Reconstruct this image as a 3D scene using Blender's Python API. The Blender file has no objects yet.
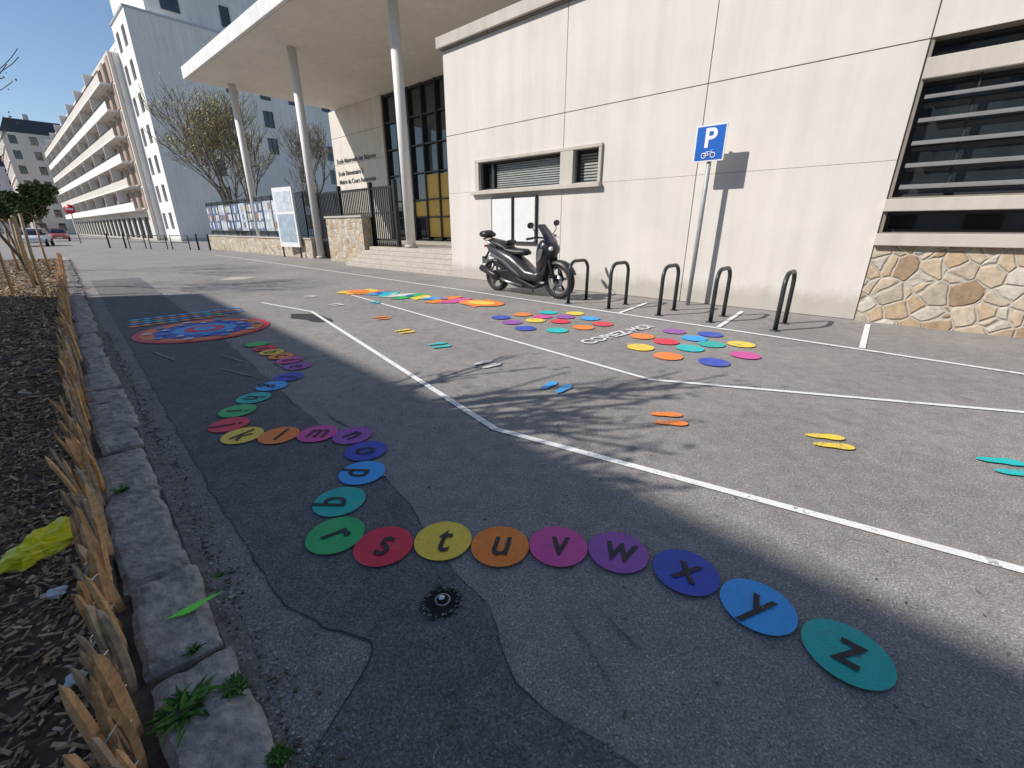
import bpy, math, random
from mathutils import Vector, Matrix, noise
random.seed(7)
R=math.radians
scene=bpy.context.scene
scene.view_settings.view_transform='Standard'
scene.view_settings.look='None'
scene.view_settings.exposure=0
COL=scene.collection

# ------------------------------------------------------------------ materials
def new_mat(name):
    m=bpy.data.materials.new(name); m.use_nodes=True
    nt=m.node_tree; nt.nodes.clear()
    out=nt.nodes.new('ShaderNodeOutputMaterial'); b=nt.nodes.new('ShaderNodeBsdfPrincipled')
    nt.links.new(b.outputs[0],out.inputs[0])
    return m,nt,b
def noi(nt,co,scale,detail=4,rough=.55,dist=0):
    n=nt.nodes.new('ShaderNodeTexNoise'); n.inputs['Scale'].default_value=scale
    n.inputs['Detail'].default_value=min(detail,4); n.inputs['Roughness'].default_value=rough
    n.inputs['Distortion'].default_value=dist
    nt.links.new(co,n.inputs['Vector']); return n.outputs['Fac']
def ramp(nt,fac,stops):
    n=nt.nodes.new('ShaderNodeValToRGB'); cr=n.color_ramp
    while len(cr.elements)<len(stops): cr.elements.new(.5)
    for e,(p,c) in zip(cr.elements,stops):
        e.position=p
        e.color=(c,c,c,1) if isinstance(c,(int,float)) else (c[0],c[1],c[2],1)
    nt.links.new(fac,n.inputs[0]); return n.outputs[0]
def mix(nt,fac,a,b,mode='MIX'):
    n=nt.nodes.new('ShaderNodeMix'); n.data_type='RGBA'; n.blend_type=mode
    def s(i,v):
        if isinstance(v,(int,float)): n.inputs[i].default_value=v if i==0 else (v,v,v,1)
        elif isinstance(v,tuple): n.inputs[i].default_value=(v[0],v[1],v[2],1)
        else: nt.links.new(v,n.inputs[i])
    s(0,fac); s(6,a); s(7,b); return n.outputs[2]
def bump(nt,b,h,strength=.3,dist=.01):
    n=nt.nodes.new('ShaderNodeBump'); n.inputs['Strength'].default_value=strength
    n.inputs['Distance'].default_value=dist
    nt.links.new(h,n.inputs['Height']); nt.links.new(n.outputs[0],b.inputs['Normal'])
def objco(nt): return nt.nodes.new('ShaderNodeTexCoord').outputs['Object']
def setc(nt,b,c):
    if isinstance(c,tuple): b.inputs['Base Color'].default_value=(c[0],c[1],c[2],1)
    else: nt.links.new(c,b.inputs['Base Color'])

def asphalt_color(nt,co,lo,hi,tint=(1.0,.97,.95)):
    big=noi(nt,co,.55,4,.6); mid=noi(nt,co,7,4,.65); fine=noi(nt,co,120,2,.7)
    v=nt.nodes.new('ShaderNodeTexVoronoi'); v.inputs['Scale'].default_value=170
    nt.links.new(co,v.inputs['Vector'])
    a=tuple(lo*t for t in tint); c=tuple(hi*t for t in tint)
    base=ramp(nt,big,[(.3,a),(.7,c)])
    base=mix(nt,.7,base,ramp(nt,mid,[(.3,.76),(.7,1.18)]),'MULTIPLY')
    base=mix(nt,.9,base,ramp(nt,fine,[(.3,.55),(.5,1.05),(.72,1.6)]),'MULTIPLY')
    sp=nt.nodes.new('ShaderNodeSeparateColor'); nt.links.new(v.outputs['Color'],sp.inputs[0])
    base=mix(nt,.8,base,ramp(nt,sp.outputs[0],[(0,.68),(.7,1.08),(.93,1.2),(1,2.0)]),'MULTIPLY')
    return base,fine,v.outputs['Distance']
def mat_asphalt(name,lo,hi,tint=(1,.94,.895)):
    m,nt,b=new_mat(name); co=objco(nt)
    base,fine,vd=asphalt_color(nt,co,lo,hi,tint)
    st=ramp(nt,noi(nt,co,1.7,4,.7),[(.60,0),(.8,.45)])
    base=mix(nt,st,base,(.07,.07,.072))
    du=ramp(nt,noi(nt,co,.9,4,.75),[(.55,0),(.8,.4)])
    base=mix(nt,du,base,(.36,.33,.29))
    setc(nt,b,base); b.inputs['Roughness'].default_value=.9
    b.inputs['Specular IOR Level'].default_value=.25
    bump(nt,b,fine,.75,.006)
    return m
def mat_simple(name,col,rough=.6,metal=0,var=.15,scale=8,spec=.5,bmp=0,bscale=60):
    m,nt,b=new_mat(name); co=objco(nt)
    f=noi(nt,co,scale,4,.6)
    setc(nt,b,mix(nt,1.0,tuple(col),ramp(nt,f,[(.25,1-var),(.75,1+var)]),'MULTIPLY'))
    b.inputs['Roughness'].default_value=rough; b.inputs['Metallic'].default_value=metal
    b.inputs['Specular IOR Level'].default_value=spec
    if bmp: bump(nt,b,noi(nt,co,bscale,3,.6),bmp,.01)
    return m
def mat_paint(name,col,wear=.35,rough=.6):
    """thermoplastic / road paint with grit showing through"""
    m,nt,b=new_mat(name); co=objco(nt)
    fine=noi(nt,co,130,2,.7); mid=noi(nt,co,9,4,.7); tiny=noi(nt,co,60,4,.75)
    c=mix(nt,1,tuple(col),ramp(nt,mid,[(.25,.85),(.75,1.1)]),'MULTIPLY')
    c=mix(nt,1,c,ramp(nt,fine,[(.3,.82),(.6,1.08)]),'MULTIPLY')
    w=mix(nt,.5,tiny,mid)
    w=ramp(nt,w,[(.6-wear*.28,0),(.66-wear*.2,.9)])
    base=ramp(nt,fine,[(.3,.10),(.7,.28)])
    setc(nt,b,mix(nt,w,c,base)); b.inputs['Roughness'].default_value=rough
    b.inputs['Specular IOR Level'].default_value=.4
    bump(nt,b,fine,.4,.004)
    return m
def mat_wall(name,col,streak=.25,dirtc=(.3,.27,.23)):
    m,nt,b=new_mat(name); co=objco(nt)
    mp=nt.nodes.new('ShaderNodeMapping'); mp.inputs['Scale'].default_value=(3.0,3.0,.22)
    nt.links.new(co,mp.inputs['Vector'])
    s=noi(nt,mp.outputs[0],1.0,4,.6); g=noi(nt,co,.5,4,.6); f=noi(nt,co,70,3,.6)
    c=mix(nt,1,tuple(col),ramp(nt,s,[(.3,1-streak),(.6,1.04)]),'MULTIPLY')
    c=mix(nt,1,c,ramp(nt,g,[(.25,.90),(.75,1.05)]),'MULTIPLY')
    c=mix(nt,1,c,ramp(nt,f,[(.3,.93),(.7,1.04)]),'MULTIPLY')
    sx=nt.nodes.new('ShaderNodeSeparateXYZ'); nt.links.new(co,sx.inputs[0])
    ml=nt.nodes.new('ShaderNodeMath'); ml.operation='MULTIPLY_ADD'
    nt.links.new(noi(nt,co,2.5,4,.7),ml.inputs[0]); ml.inputs[1].default_value=-.5; nt.links.new(sx.outputs[2],ml.inputs[2])
    dirt=ramp(nt,ml.outputs[0],[(0,.5),(.25,0)])
    c=mix(nt,dirt,c,dirtc)
    setc(nt,b,c); b.inputs['Roughness'].default_value=.85
    b.inputs['Specular IOR Level'].default_value=.25
    bump(nt,b,f,.15,.004); return m
def mat_stone(name,scale=3.3):
    m,nt,b=new_mat(name); co=objco(nt)
    wn=nt.nodes.new('ShaderNodeTexNoise'); wn.inputs['Scale'].default_value=3.5; wn.inputs['Detail'].default_value=2
    nt.links.new(co,wn.inputs['Vector'])
    add=nt.nodes.new('ShaderNodeVectorMath'); add.operation='MULTIPLY_ADD'
    nt.links.new(wn.outputs['Color'],add.inputs[0]); add.inputs[1].default_value=(.10,.10,.10); nt.links.new(co,add.inputs[2])
    v=nt.nodes.new('ShaderNodeTexVoronoi'); v.inputs['Scale'].default_value=scale
    e=nt.nodes.new('ShaderNodeTexVoronoi'); e.feature='DISTANCE_TO_EDGE'; e.inputs['Scale'].default_value=scale
    nt.links.new(add.outputs[0],v.inputs['Vector']); nt.links.new(add.outputs[0],e.inputs['Vector'])
    sp=nt.nodes.new('ShaderNodeSeparateColor'); nt.links.new(v.outputs['Color'],sp.inputs[0])
    c=ramp(nt,sp.outputs[0],[(0,(.32,.22,.14)),(.2,(.50,.38,.25)),(.4,(.56,.48,.37)),(.6,(.40,.33,.26)),(.8,(.58,.54,.46)),(1,(.44,.31,.18))])
    c=mix(nt,1,c,ramp(nt,noi(nt,co,14,4,.7),[(.25,.62),(.75,1.25)]),'MULTIPLY')
    mk=ramp(nt,e.outputs['Distance'],[(.03,1),(.05,0)])
    c=mix(nt,mk,c,(.46,.42,.36))
    setc(nt,b,c); b.inputs['Roughness'].default_value=.8
    bump(nt,b,ramp(nt,e.outputs['Distance'],[(.02,0),(.09,1)]),.7,.03); return m
def mat_attr(name,rough=.8,var=.3,scale=30,bmp=.3):
    m,nt,b=new_mat(name); co=objco(nt)
    a=nt.nodes.new('ShaderNodeAttribute'); a.attribute_name='Col'
    setc(nt,b,mix(nt,1,a.outputs['Color'],ramp(nt,noi(nt,co,scale,3,.65),[(.25,1-var),(.75,1+var)]),'MULTIPLY'))
    b.inputs['Roughness'].default_value=rough
    b.inputs['Specular IOR Level'].default_value=.3
    return m
def mat_glass(name,col=(.02,.026,.03),rough=.04):
    m,nt,b=new_mat(name); co=objco(nt)
    setc(nt,b,mix(nt,1,tuple(col),ramp(nt,noi(nt,co,1.2,2),[(.3,.6),(.7,1.5)]),'MULTIPLY'))
    b.inputs['Roughness'].default_value=rough; b.inputs['Specular IOR Level'].default_value=.8
    b.inputs['IOR'].default_value=1.6
    bump(nt,b,noi(nt,co,.9,1),.06,.02)
    return m

M_asph=mat_asphalt('asphalt',.235,.30)
M_asph_dark=mat_asphalt('asphalt_newer',.135,.175,(.98,.98,1.0))
M_asph_rough=mat_asphalt('asphalt_rough',.20,.27,(1,.94,.88))
M_tar=mat_simple('tar',(.035,.035,.036),.7,bmp=.4)
M_ground=mat_simple('city_ground',(.2,.19,.18),.9,var=.2,scale=.4)
M_soil=mat_simple('soil',(.13,.095,.065),.95,var=.5,scale=12,bmp=.8,bscale=40)
M_grit=mat_simple('grit',(.21,.18,.15),.95,var=.45,scale=25,bmp=.6,bscale=80)
M_wall=mat_wall('facade_panel',(.69,.655,.61),.06)
M_wallback=mat_simple('joint_shadow',(.25,.22,.19),.9)
M_band=mat_wall('concrete_band',(.57,.53,.47),.12)
M_cream=mat_wall('cream_wall',(.70,.65,.58),.08)
M_soffit=mat_wall('soffit',(.78,.74,.66),.05)
M_fascia=mat_wall('fascia',(.76,.75,.73),.08)
M_white=mat_wall('white_render',(.84,.81,.77),.08)
M_beige=mat_wall('beige_render',(.66,.62,.56),.12)
M_stonew=mat_stone('crazy_stone',3.9)
M_glass=mat_glass('glass')
M_frame=mat_simple('dark_frame',(.03,.032,.035),.45)
M_alu=mat_simple('louvre_aluminium',(.50,.50,.50),.38,.6,.1)
M_blind=mat_simple('pale_blind',(.33,.36,.33),.6)
M_black=mat_simple('black_metal',(.018,.018,.02),.4,.2)
M_hoop=mat_simple('hoop_metal',(.045,.052,.056),.4,.3)
M_post=mat_simple('grey_post',(.36,.37,.38),.5,.2)
M_colm=mat_simple('column_paint',(.74,.73,.71),.5,var=.05)
M_steps=mat_simple('step_stone',(.46,.42,.37),.8,var=.15,scale=5,bmp=.2)
M_kerb=mat_simple('granite',(.36,.335,.30),.85,var=.5,scale=16,bmp=.9,bscale=60)
M_linew=mat_paint('line_paint',(.84,.84,.82),.20)
M_faint=mat_paint('worn_paint',(.42,.42,.42),1.15)
M_yellow_refl=mat_simple('yellow_reflection',(.62,.42,.09),.6)  # colour painted in for a reflection in the entrance glazing
M_paper=mat_simple('paper',(.75,.75,.74),.6,var=.05)
M_redrail=mat_simple('brown_recess',(.40,.27,.21),.7)
M_roof=mat_simple('slate_roof',(.06,.065,.075),.6)
M_bark=mat_simple('bark',(.17,.135,.10),.9,var=.35,scale=20)
M_rubber=mat_simple('rubber',(.02,.02,.021),.75)
M_hole=mat_simple('hole_dark',(.008,.008,.008),.95)
M_scooter=mat_simple('scooter_grey',(.045,.048,.053),.3,.2,.05)
M_scooter_blk=mat_simple('scooter_black_plastic',(.018,.018,.02),.45)
M_chrome=mat_simple('steel',(.42,.42,.43),.3,.9,.05)
M_neon=mat_simple('neon_spray',(.18,.95,.06),.6,var=.1)
M_ybag=mat_simple('yellow_plastic',(.86,.80,.03),.35,var=.12)
M_wht=mat_simple('white_plastic',(.7,.72,.75),.4)
M_blk_letter=mat_paint('black_letter',(.03,.03,.035),.05)
CO={'red':(.78,.035,.075),'yellow':(.92,.66,.07),'orange':(.95,.25,.035),'magenta':(.70,.075,.35),
'purple':(.33,.09,.43),'blue':(.035,.085,.52),'lblue':(.035,.40,.88),'teal':(0.005,.47,.41),'green':(.03,.48,.14),
'white':(.80,.80,.78),'turq':(.01,.56,.56)}
MP={k:mat_paint('paint_'+k,v,.08,.5) for k,v in CO.items()}
MPw={k:mat_paint('paintworn_'+k,v,.28,.55) for k,v in CO.items()}

# ------------------------------------------------------------------ mesh builder
class MB:
    def __init__(s): s.v=[];s.f=[];s.mi=[];s.mats=[];s.col=[];s.M=Matrix();s.sm=[]
    def m(s,mat):
        if mat not in s.mats: s.mats.append(mat)
        return s.mats.index(mat)
    def add(s,vs,fs,mat,col=None,smooth=False):
        o=len(s.v); s.v+= [tuple(s.M@Vector(p)) for p in vs]
        k=s.m(mat)
        for f in fs:
            s.f.append([o+i for i in f]); s.mi.append(k); s.sm.append(smooth)
            s.col.append(col)
    def box(s,x0,x1,y0,y1,z0,z1,mat,col=None):
        vs=[(x0,y0,z0),(x1,y0,z0),(x1,y1,z0),(x0,y1,z0),(x0,y0,z1),(x1,y0,z1),(x1,y1,z1),(x0,y1,z1)]
        s.add(vs,[(0,3,2,1),(4,5,6,7),(0,1,5,4),(1,2,6,5),(2,3,7,6),(3,0,4,7)],mat,col)
    def tube(s,pts,rad,mat,sides=8,caps=True,smooth=True,col=None):
        pts=[Vector(p) for p in pts]
        if not isinstance(rad,(list,tuple)): rad=[rad]*len(pts)
        vs=[];fs=[]; prev=None
        for i,p in enumerate(pts):
            d=(pts[min(i+1,len(pts)-1)]-pts[max(i-1,0)])
            if d.length<1e-9: d=Vector((0,0,1))
            d.normalize()
            if prev is None:
                a=d.orthogonal().normalized()
            else:
                a=(prev-d*prev.dot(d)); a=a.normalized() if a.length>1e-6 else d.orthogonal().normalized()
            prev=a; b=d.cross(a)
            for k in range(sides):
                t=2*math.pi*k/sides
                vs.append(tuple(p+(a*math.cos(t)+b*math.sin(t))*rad[i]))
        for i in range(len(pts)-1):
            for k in range(sides):
                k2=(k+1)%sides
                fs.append((i*sides+k,i*sides+k2,(i+1)*sides+k2,(i+1)*sides+k))
        if caps:
            fs.append(tuple(range(sides))[::-1]); fs.append(tuple((len(pts)-1)*sides+k for k in range(sides)))
        s.add(vs,fs,mat,col,smooth)
    def poly(s,pts,z,mat,col=None):
        s.add([(p[0],p[1],z) for p in pts],[tuple(range(len(pts)))],mat,col)
    def build(s,name,parent=None,bevel=0,loc=None):
        me=bpy.data.meshes.new(name); me.from_pydata(s.v,[],s.f); 
        for mt in s.mats: me.materials.append(mt)
        me.polygons.foreach_set('material_index',s.mi)
        me.polygons.foreach_set('use_smooth',s.sm)
        if any(c is not None for c in s.col):
            ca=me.color_attributes.new('Col','FLOAT_COLOR','CORNER')
            data=[]
            for p,c in zip(me.polygons,s.col):
                c=c or (.5,.5,.5); data+=[c[0],c[1],c[2],1.0]*p.loop_total
            ca.data.foreach_set('color',data)
        me.update()
        ob=bpy.data.objects.new(name,me); COL.objects.link(ob)
        if parent: ob.parent=parent
        if bevel:
            bv=ob.modifiers.new('b','BEVEL'); bv.width=bevel; bv.segments=2; bv.limit_method='ANGLE'
        return ob
def empty(name,loc=(0,0,0),rz=0,parent=None,scale=1):
    e=bpy.data.objects.new(name,None); COL.objects.link(e); e.location=loc; e.rotation_euler=(0,0,rz)
    e.scale=(scale,)*3; e.empty_display_size=.1
    if parent: e.parent=parent
    return e
def text_mesh(name,txt,size,mat,parent=None,M=Matrix(),align='CENTER',shear=0,bold=0):
    cu=bpy.data.curves.new(name,'FONT'); cu.body=txt; cu.size=size; cu.align_x=align; cu.align_y='CENTER'
    cu.shear=shear; cu.offset=bold
    tmp=bpy.data.objects.new(name+'_t',cu); COL.objects.link(tmp)
    dg=bpy.context.evaluated_depsgraph_get(); dg.update()
    me=bpy.data.meshes.new_from_object(tmp.evaluated_get(dg))
    bpy.data.objects.remove(tmp)
    me.transform(M); me.materials.clear(); me.materials.append(mat)
    ob=bpy.data.objects.new(name,me); COL.objects.link(ob)
    if parent: ob.parent=parent
    return ob

# ------------------------------------------------------------------ frames
LX,LY=-1.93,14.34
ANG=math.atan2(-.661,.75)
FR=Matrix.Translation((LX,LY,0))@Matrix.Rotation(ANG,4,'Z')   # local x along facade, y into building
def WL(t,y,z=0): return FR@Vector((t,y,z))
AV=Vector((-.7071,.7071)); MV=Vector((.7071,.7071))           # street direction / across
def ST(a,m,z=0): return Vector((AV.x*a+MV.x*m, AV.y*a+MV.y*m, z))

# ------------------------------------------------------------------ ground & road
g=MB(); S=900
g.add([(-S,-S,-.03),(S,-S,-.03),(S,S,-.03),(-S,S,-.03)],[(0,1,2,3)],M_ground); g.build('ground')
rd=MB()
P=[ST(-12,.0),ST(-12,26),ST(140,26),ST(140,-16),ST(33.5,-16),ST(33.5,0)]
rd.poly([(p.x,p.y) for p in P],0,M_asph); rd.build('asphalt_road')

def wobble(pts,amp=.015,step=.12,closed=True):
    out=[];n=len(pts)
    for i in range(n if closed else n-1):
        a=Vector(pts[i]);b=Vector(pts[(i+1)%n]);L=(b-a).length;k=max(1,int(L/step))
        d=(b-a).normalized(); pr=Vector((-d.y,d.x))
        for j in range(k):
            p=a+(b-a)*j/k
            out.append(p+pr*amp*(noise.noise(Vector((p.x*3,p.y*3,1)))*2+noise.noise(Vector((p.x*14,p.y*14,5)))*.7))
    if not closed: out.append(Vector(pts[-1]))
    return out
def ribbon(mb,pts,w,z,mat):
    pts=[Vector(p) for p in pts]; vs=[]
    for i,p in enumerate(pts):
        if i==0: d=(pts[1]-p).normalized(); nrm=Vector((-d.y,d.x)); k=1
        elif i==len(pts)-1: d=(p-pts[i-1]).normalized(); nrm=Vector((-d.y,d.x)); k=1
        else:
            d1=(p-pts[i-1]).normalized(); d2=(pts[i+1]-p).normalized()
            nrm=(Vector((-d1.y,d1.x))+Vector((-d2.y,d2.x))).normalized(); k=1/max(.75,nrm.dot(Vector((-d1.y,d1.x))))
        ww=w(i) if callable(w) else w
        vs+= [(*(p+nrm*ww*.5*k),z),(*(p-nrm*ww*.5*k),z)]
    mb.add(vs,[(2*i,2*i+1,2*i+3,2*i+2) for i in range(len(pts)-1)],mat)

# repair strips, laid as quad strips along the street between two wandering edges
def interp(tab,a):
    for (a0,m0),(a1,m1) in zip(tab,tab[1:]):
        if a<=a1:
            u=max(0,(a-a0)/(a1-a0)); u=u*u*(3-2*u); return m0+(m1-m0)*u
    return tab[-1][1]
T_in=[(-2,.06),(.55,.07),(.95,.12),(1.22,.47),(1.45,.36),(1.7,.29),(2.9,.28),(8.5,.32),(19,.35)]
T_out=[(-2,.55),(.0,.86),(.27,.83),(.71,.75),(1.07,.90),(2.44,1.12),(8.6,1.35),(19,1.5)]
def e_in(a): return interp(T_in,a)+.022*noise.noise(Vector((a*4,0,3)))+.012*noise.noise(Vector((a*15,0,5)))
def e_out(a): return interp(T_out,a)+.03*noise.noise(Vector((a*3,4,3)))+.012*noise.noise(Vector((a*13,4,5)))
def strip(name,f0,f1,z,mat,a0=-2,a1=18.5,st=.05):
    mb=MB(); vs=[];n=int((a1-a0)/st)
    for i in range(n+1):
        a=a0+i*st; p=ST(a,f0(a)); q=ST(a,f1(a)); vs+=[(p.x,p.y,z),(q.x,q.y,z)]
    mb.add(vs,[(2*i,2*i+1,2*i+3,2*i+2) for i in range(n)],mat); return mb.build(name)
strip('asphalt_edge_strip',lambda a:.0,lambda a:e_in(a)+.01,.002,M_asph_rough)
strip('asphalt_repair_strip',e_in,e_out,.0045,M_asph_dark)
ck=MB()
random.seed(3)
def crack_ln(fn,a0,a1,w):
    q=[];n=int((a1-a0)/.03)
    for i in range(n+1):
        a=a0+i*.03; p=ST(a,fn(a)); q.append((p.x,p.y))
    ribbon(ck,q,lambda i:w*max(.1,(.2+1.2*abs(noise.noise(Vector((i*.11,w*99,2.2))))+.3*random.random()-.12)),.0068,M_tar)
crack_ln(e_in,.75,9,.007); crack_ln(e_out,-.5,3.2,.006)
def crack(pts,w=.012):
    P_=[Vector(p) for p in pts]; q=[]
    for i in range(len(P_)-1):
        k=max(1,int((P_[i+1]-P_[i]).length/.03))
        for j in range(k):
            p=P_[i]+(P_[i+1]-P_[i])*j/k
            q.append(p+Vector((noise.noise(Vector((p.x*6,p.y*6,1))),noise.noise(Vector((p.x*6,p.y*6,9)))))*.05)
    ribbon(ck,q,lambda i:w*max(.12,(.2+1.2*abs(noise.noise(Vector((i*.31,w*99,2.2))))+.35*random.random()-.15)),.0062,M_tar)
crack([(-2.0,8.5),(-.3,7.2),(.9,6.9),(2.6,5.0),(3.3,4.6)],.005)
ck.build('road_cracks')
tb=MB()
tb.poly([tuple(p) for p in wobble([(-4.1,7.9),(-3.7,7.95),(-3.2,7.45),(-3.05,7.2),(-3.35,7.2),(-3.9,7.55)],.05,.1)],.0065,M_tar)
tb.build('painted_shadow_patch')  # cast shadow painted as a flat patch in the tar colour
dc=MB()
dc.box(-9.1,-8.3,13.5,14.3,0,.007,M_steps); dc.build('utility_cover')
# grit and litter swept against the kerb
gt=MB(); n_=560
random.seed(17)
vs=[]
for i in range(n_):
    w_=.02+.07*max(0,noise.noise(Vector((i*.05,0,0)))+.25)+.015*random.random()
    a_=ST(i*.06-1,.07); b_=ST(i*.06-1,.09+w_); vs+=[(a_.x,a_.y,.0085),(b_.x,b_.y,.0085)]
gt.add(vs,[(2*i,2*i+1,2*i+3,2*i+2) for i in range(n_-1)],M_grit); 
for k in range(2400):
    a=random.uniform(-.5,9)**1.0; m=.09+abs(random.gauss(0,.06)); s=random.uniform(.002,.006); p=ST(a,m)
    gt.box(p.x-s,p.x+s,p.y-s,p.y+s*.7,.005,.006+s,random.choice([M_grit,M_soil,M_kerb]))
for k in range(460):
    a=random.uniform(-.5,8); m=random.uniform(.1,2.6); s=random.uniform(.0015,.0045); p=ST(a,m)
    gt.M=Matrix.Translation((p.x,p.y,.006))@Matrix.Rotation(random.random()*6.28,4,'Z')
    gt.box(-s*2.2,s*2.2,-s*.7,s*.7,0,s*.8,random.choice([M_grit,M_soil,M_kerb,M_soil]))
gt.M=Matrix()
gt.build('kerbside_grit')

# painted lines
def line(name,pts,w=.06,z=.009):
    mb=MB(); q=[]
    for i in range(len(pts)-1):
        a=Vector(pts[i]);b=Vector(pts[i+1]);k=max(1,int((b-a).length/.25))
        q+=[a+(b-a)*j/k for j in range(k)]
    q.append(Vector(pts[-1]))
    ribbon(mb,q,lambda i:w*(1+.06*noise.noise(Vector((i*.7,0,w)))),z,M_linew); return mb.build(name)
line('painted_line',[(-5.34,9.18),(-3.81,8.13),(-.13,3.06),(2.38,1.57),(5.5,-.3)],.058)
line('painted_line',[(-4.3,10.85),(1.45,4.24),(4.42,3.39),(8.5,2.25)],.055)
line('painted_line',[(-17.7,26.6),(-6.95,16.6),(-1.34,11.22),(2.45,7.50),(4.6,5.40),(5.53,4.47),(8.5,1.5)],.075)
for a,b in [((2.9,9.18),(2.01,7.98)),((4.38,8.13),(3.3,6.75)),((5.87,6.97),(4.62,5.47))]:
    line('painted_parking_tick',[a,b],.07,.0135)
fm=MB()
def strk(p,q,w): ribbon(fm,[Vector(p)+(Vector(q)-Vector(p))*i/12+Vector((random.gauss(0,.004),random.gauss(0,.004))) for i in range(13)],lambda i:w*(.4+.9*random.random())*math.sin(math.pi*(i+.7)/13.4),.0125,M_faint)
for p,q,w in [((.22,1.38),(.38,.98),.024),((.33,1.42),(.52,1.15),.022),((-3.3,4.6),(-2.7,4.3),.04),((-2.9,4.9),(-2.4,4.5),.04),
  ((-3.7,5.2),(-3.1,4.8),.04),((-1.6,3.4),(-1.3,3.1),.04),((-.95,2.55),(-.75,2.3),.03),((-4.6,5.3),(-4.0,4.9),.05),
  ((-2.2,3.9),(-1.9,3.5),.03)]: strk(p,q,w)
fm.build('worn_paint_streaks')

# alphabet snake
alpha=empty('painted_alphabet_snake')
disc=[(1.25,1.16),(1.03,1.37),(.8,1.56),(.52,1.69),(.23,1.73),(-.06,1.73),(-.35,1.77),(-.64,1.73),(-.91,1.81),(-1,2.1),(-.97,2.41),(-1.04,2.7),(-1.22,2.94),(-1.5,2.97),(-1.78,2.94),(-2.06,2.94),(-2.28,3.13),(-2.38,3.41),(-2.41,3.71),(-2.41,4.03),(-2.38,4.31),(-2.46,4.69),(-2.67,4.93),(-2.86,5.1),(-3.07,5.28),(-3.26,5.47),(-3.49,5.68)]
cyc=['teal','lblue','blue','purple','magenta','orange','yellow','red','green']
lets='zyxwvutsrqponmlkjihgfedcba'
for i,(x,y) in enumerate(disc):
    r=.144
    mb=MB(); zz=.0145+.0003*(i%3)
    cs=[(x+r*math.cos(2*math.pi*k/64)*(1+.004*math.sin(7*k)),y+r*math.sin(2*math.pi*k/64)) for k in range(64)]
    mb.poly(cs,zz,MP[cyc[i%9]]); 
    nm=lets[i] if i<26 else 'head'
    mb.build('disc_'+nm,alpha)
    if i<26:
        a=Vector(disc[max(i-1,0)]);b=Vector(disc[min(i+1,26)]); d=a-b
        ang=math.atan2(d.y,d.x)
        text_mesh('letter_'+nm,nm,.25,M_blk_letter,alpha,Matrix.Translation((x,y,zz+.004))@Matrix.Rotation(ang,4,'Z')@Matrix.Diagonal((.82,1.1,1,1))@Matrix.Translation((0,.014 if nm in 'zyxwvusrnmoc' else 0,0)),shear=.18,bold=.002)

def blob(mb,cx,cy,r,mat,z,sx=1,sy=1,rot=0,n=40):
    mb.poly([(cx+math.cos(rot)*r*sx*math.cos(2*math.pi*k/n)-math.sin(rot)*r*sy*math.sin(2*math.pi*k/n),
              cy+math.sin(rot)*r*sx*math.cos(2*math.pi*k/n)+math.cos(rot)*r*sy*math.sin(2*math.pi*k/n)) for k in range(n)],z,mat)
d1=MB()
for x,y,c in [(.20,7.83,'orange'),(.68,8.03,'turq'),(1.17,7.93,'yellow'),(0,7.13,'purple'),(.40,7.29,'yellow'),(.82,7.21,'red'),(1.37,7.46,'lblue'),(.21,6.67,'blue'),(.70,6.53,'turq'),(1.14,6.74,'orange'),(.55,7.62,'magenta'),(-.2,7.55,'blue'),(1.5,7.0,'red'),(.95,7.6,'purple')]:
    blob(d1,x,y,.17,MPw[c],.0145)
d1.build('painted_dot_game')
d2=MB()
for x,y,c in [(1.91,6.14,'orange'),(2.49,6.46,'purple'),(1.71,5.52,'yellow'),(2.96,6.26,'blue'),(2.35,5.47,'turq'),(1.93,5.10,'orange'),(3.13,5.68,'yellow'),(2.39,4.85,'blue'),(2.91,5.14,'magenta'),(2.15,5.83,'red'),(2.72,5.68,'teal'),(2.62,6.02,'lblue')]:
    blob(d2,x,y,.175,MPw[c],.0145)
d2.build('painted_dot_game')
text_mesh('painted_ground_text','COPIEZ-MOI',.30,MPw['white'],None,Matrix.Translation((1.62,6.30,.015))@Matrix.Rotation(math.atan2(1.1,1.23),4,'Z'),bold=.006)
# ring game
rg=MB(); cx,cy=-4.81,6.6
blob(rg,cx,cy,.89,MPw['red'],.0145,n=64); blob(rg,cx,cy,.80,MPw['orange'],.0165,n=64); blob(rg,cx,cy,.64,MPw['blue'],.0195,n=64)
blob(rg,cx,cy,.42,MPw['lblue'],.0225,n=48); blob(rg,cx,cy,.27,MPw['red'],.0255,n=48); blob(rg,cx,cy,.15,MPw['lblue'],.0285,n=48)
for k in range(10):
    t=k*math.pi/5; blob(rg,cx+.71*math.cos(t),cy+.71*math.sin(t),.06,MPw['lblue' if k%2 else 'white'],.032,n=16)
    blob(rg,cx+.52*math.cos(t+.3),cy+.52*math.sin(t+.3),.05,MPw['white' if k%2 else 'lblue'],.032,n=16)
rg.build('painted_round_game')
dt=MB(); rows=['lblue','orange','lblue','orange']
for r_ in range(4):
    for k in range(10):
        o=Vector((-6.50,7.30))+Vector((.654,.756))*(.175*k)+Vector((.63,-.775))*(.22*r_)
        if r_==3 and k>7: continue
        mb_c=rows[r_] if (k*7+r_*3)%5 else 'turq'
        x,y=o.x,o.y; h_=.066
        dt.poly([(x-h_*1.1,y-h_),(x+h_,y-h_*.9),(x+h_*1.05,y+h_),(x-h_,y+h_*.95)],.0145,MP[mb_c])
dt.build('painted_number_grid')
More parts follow.
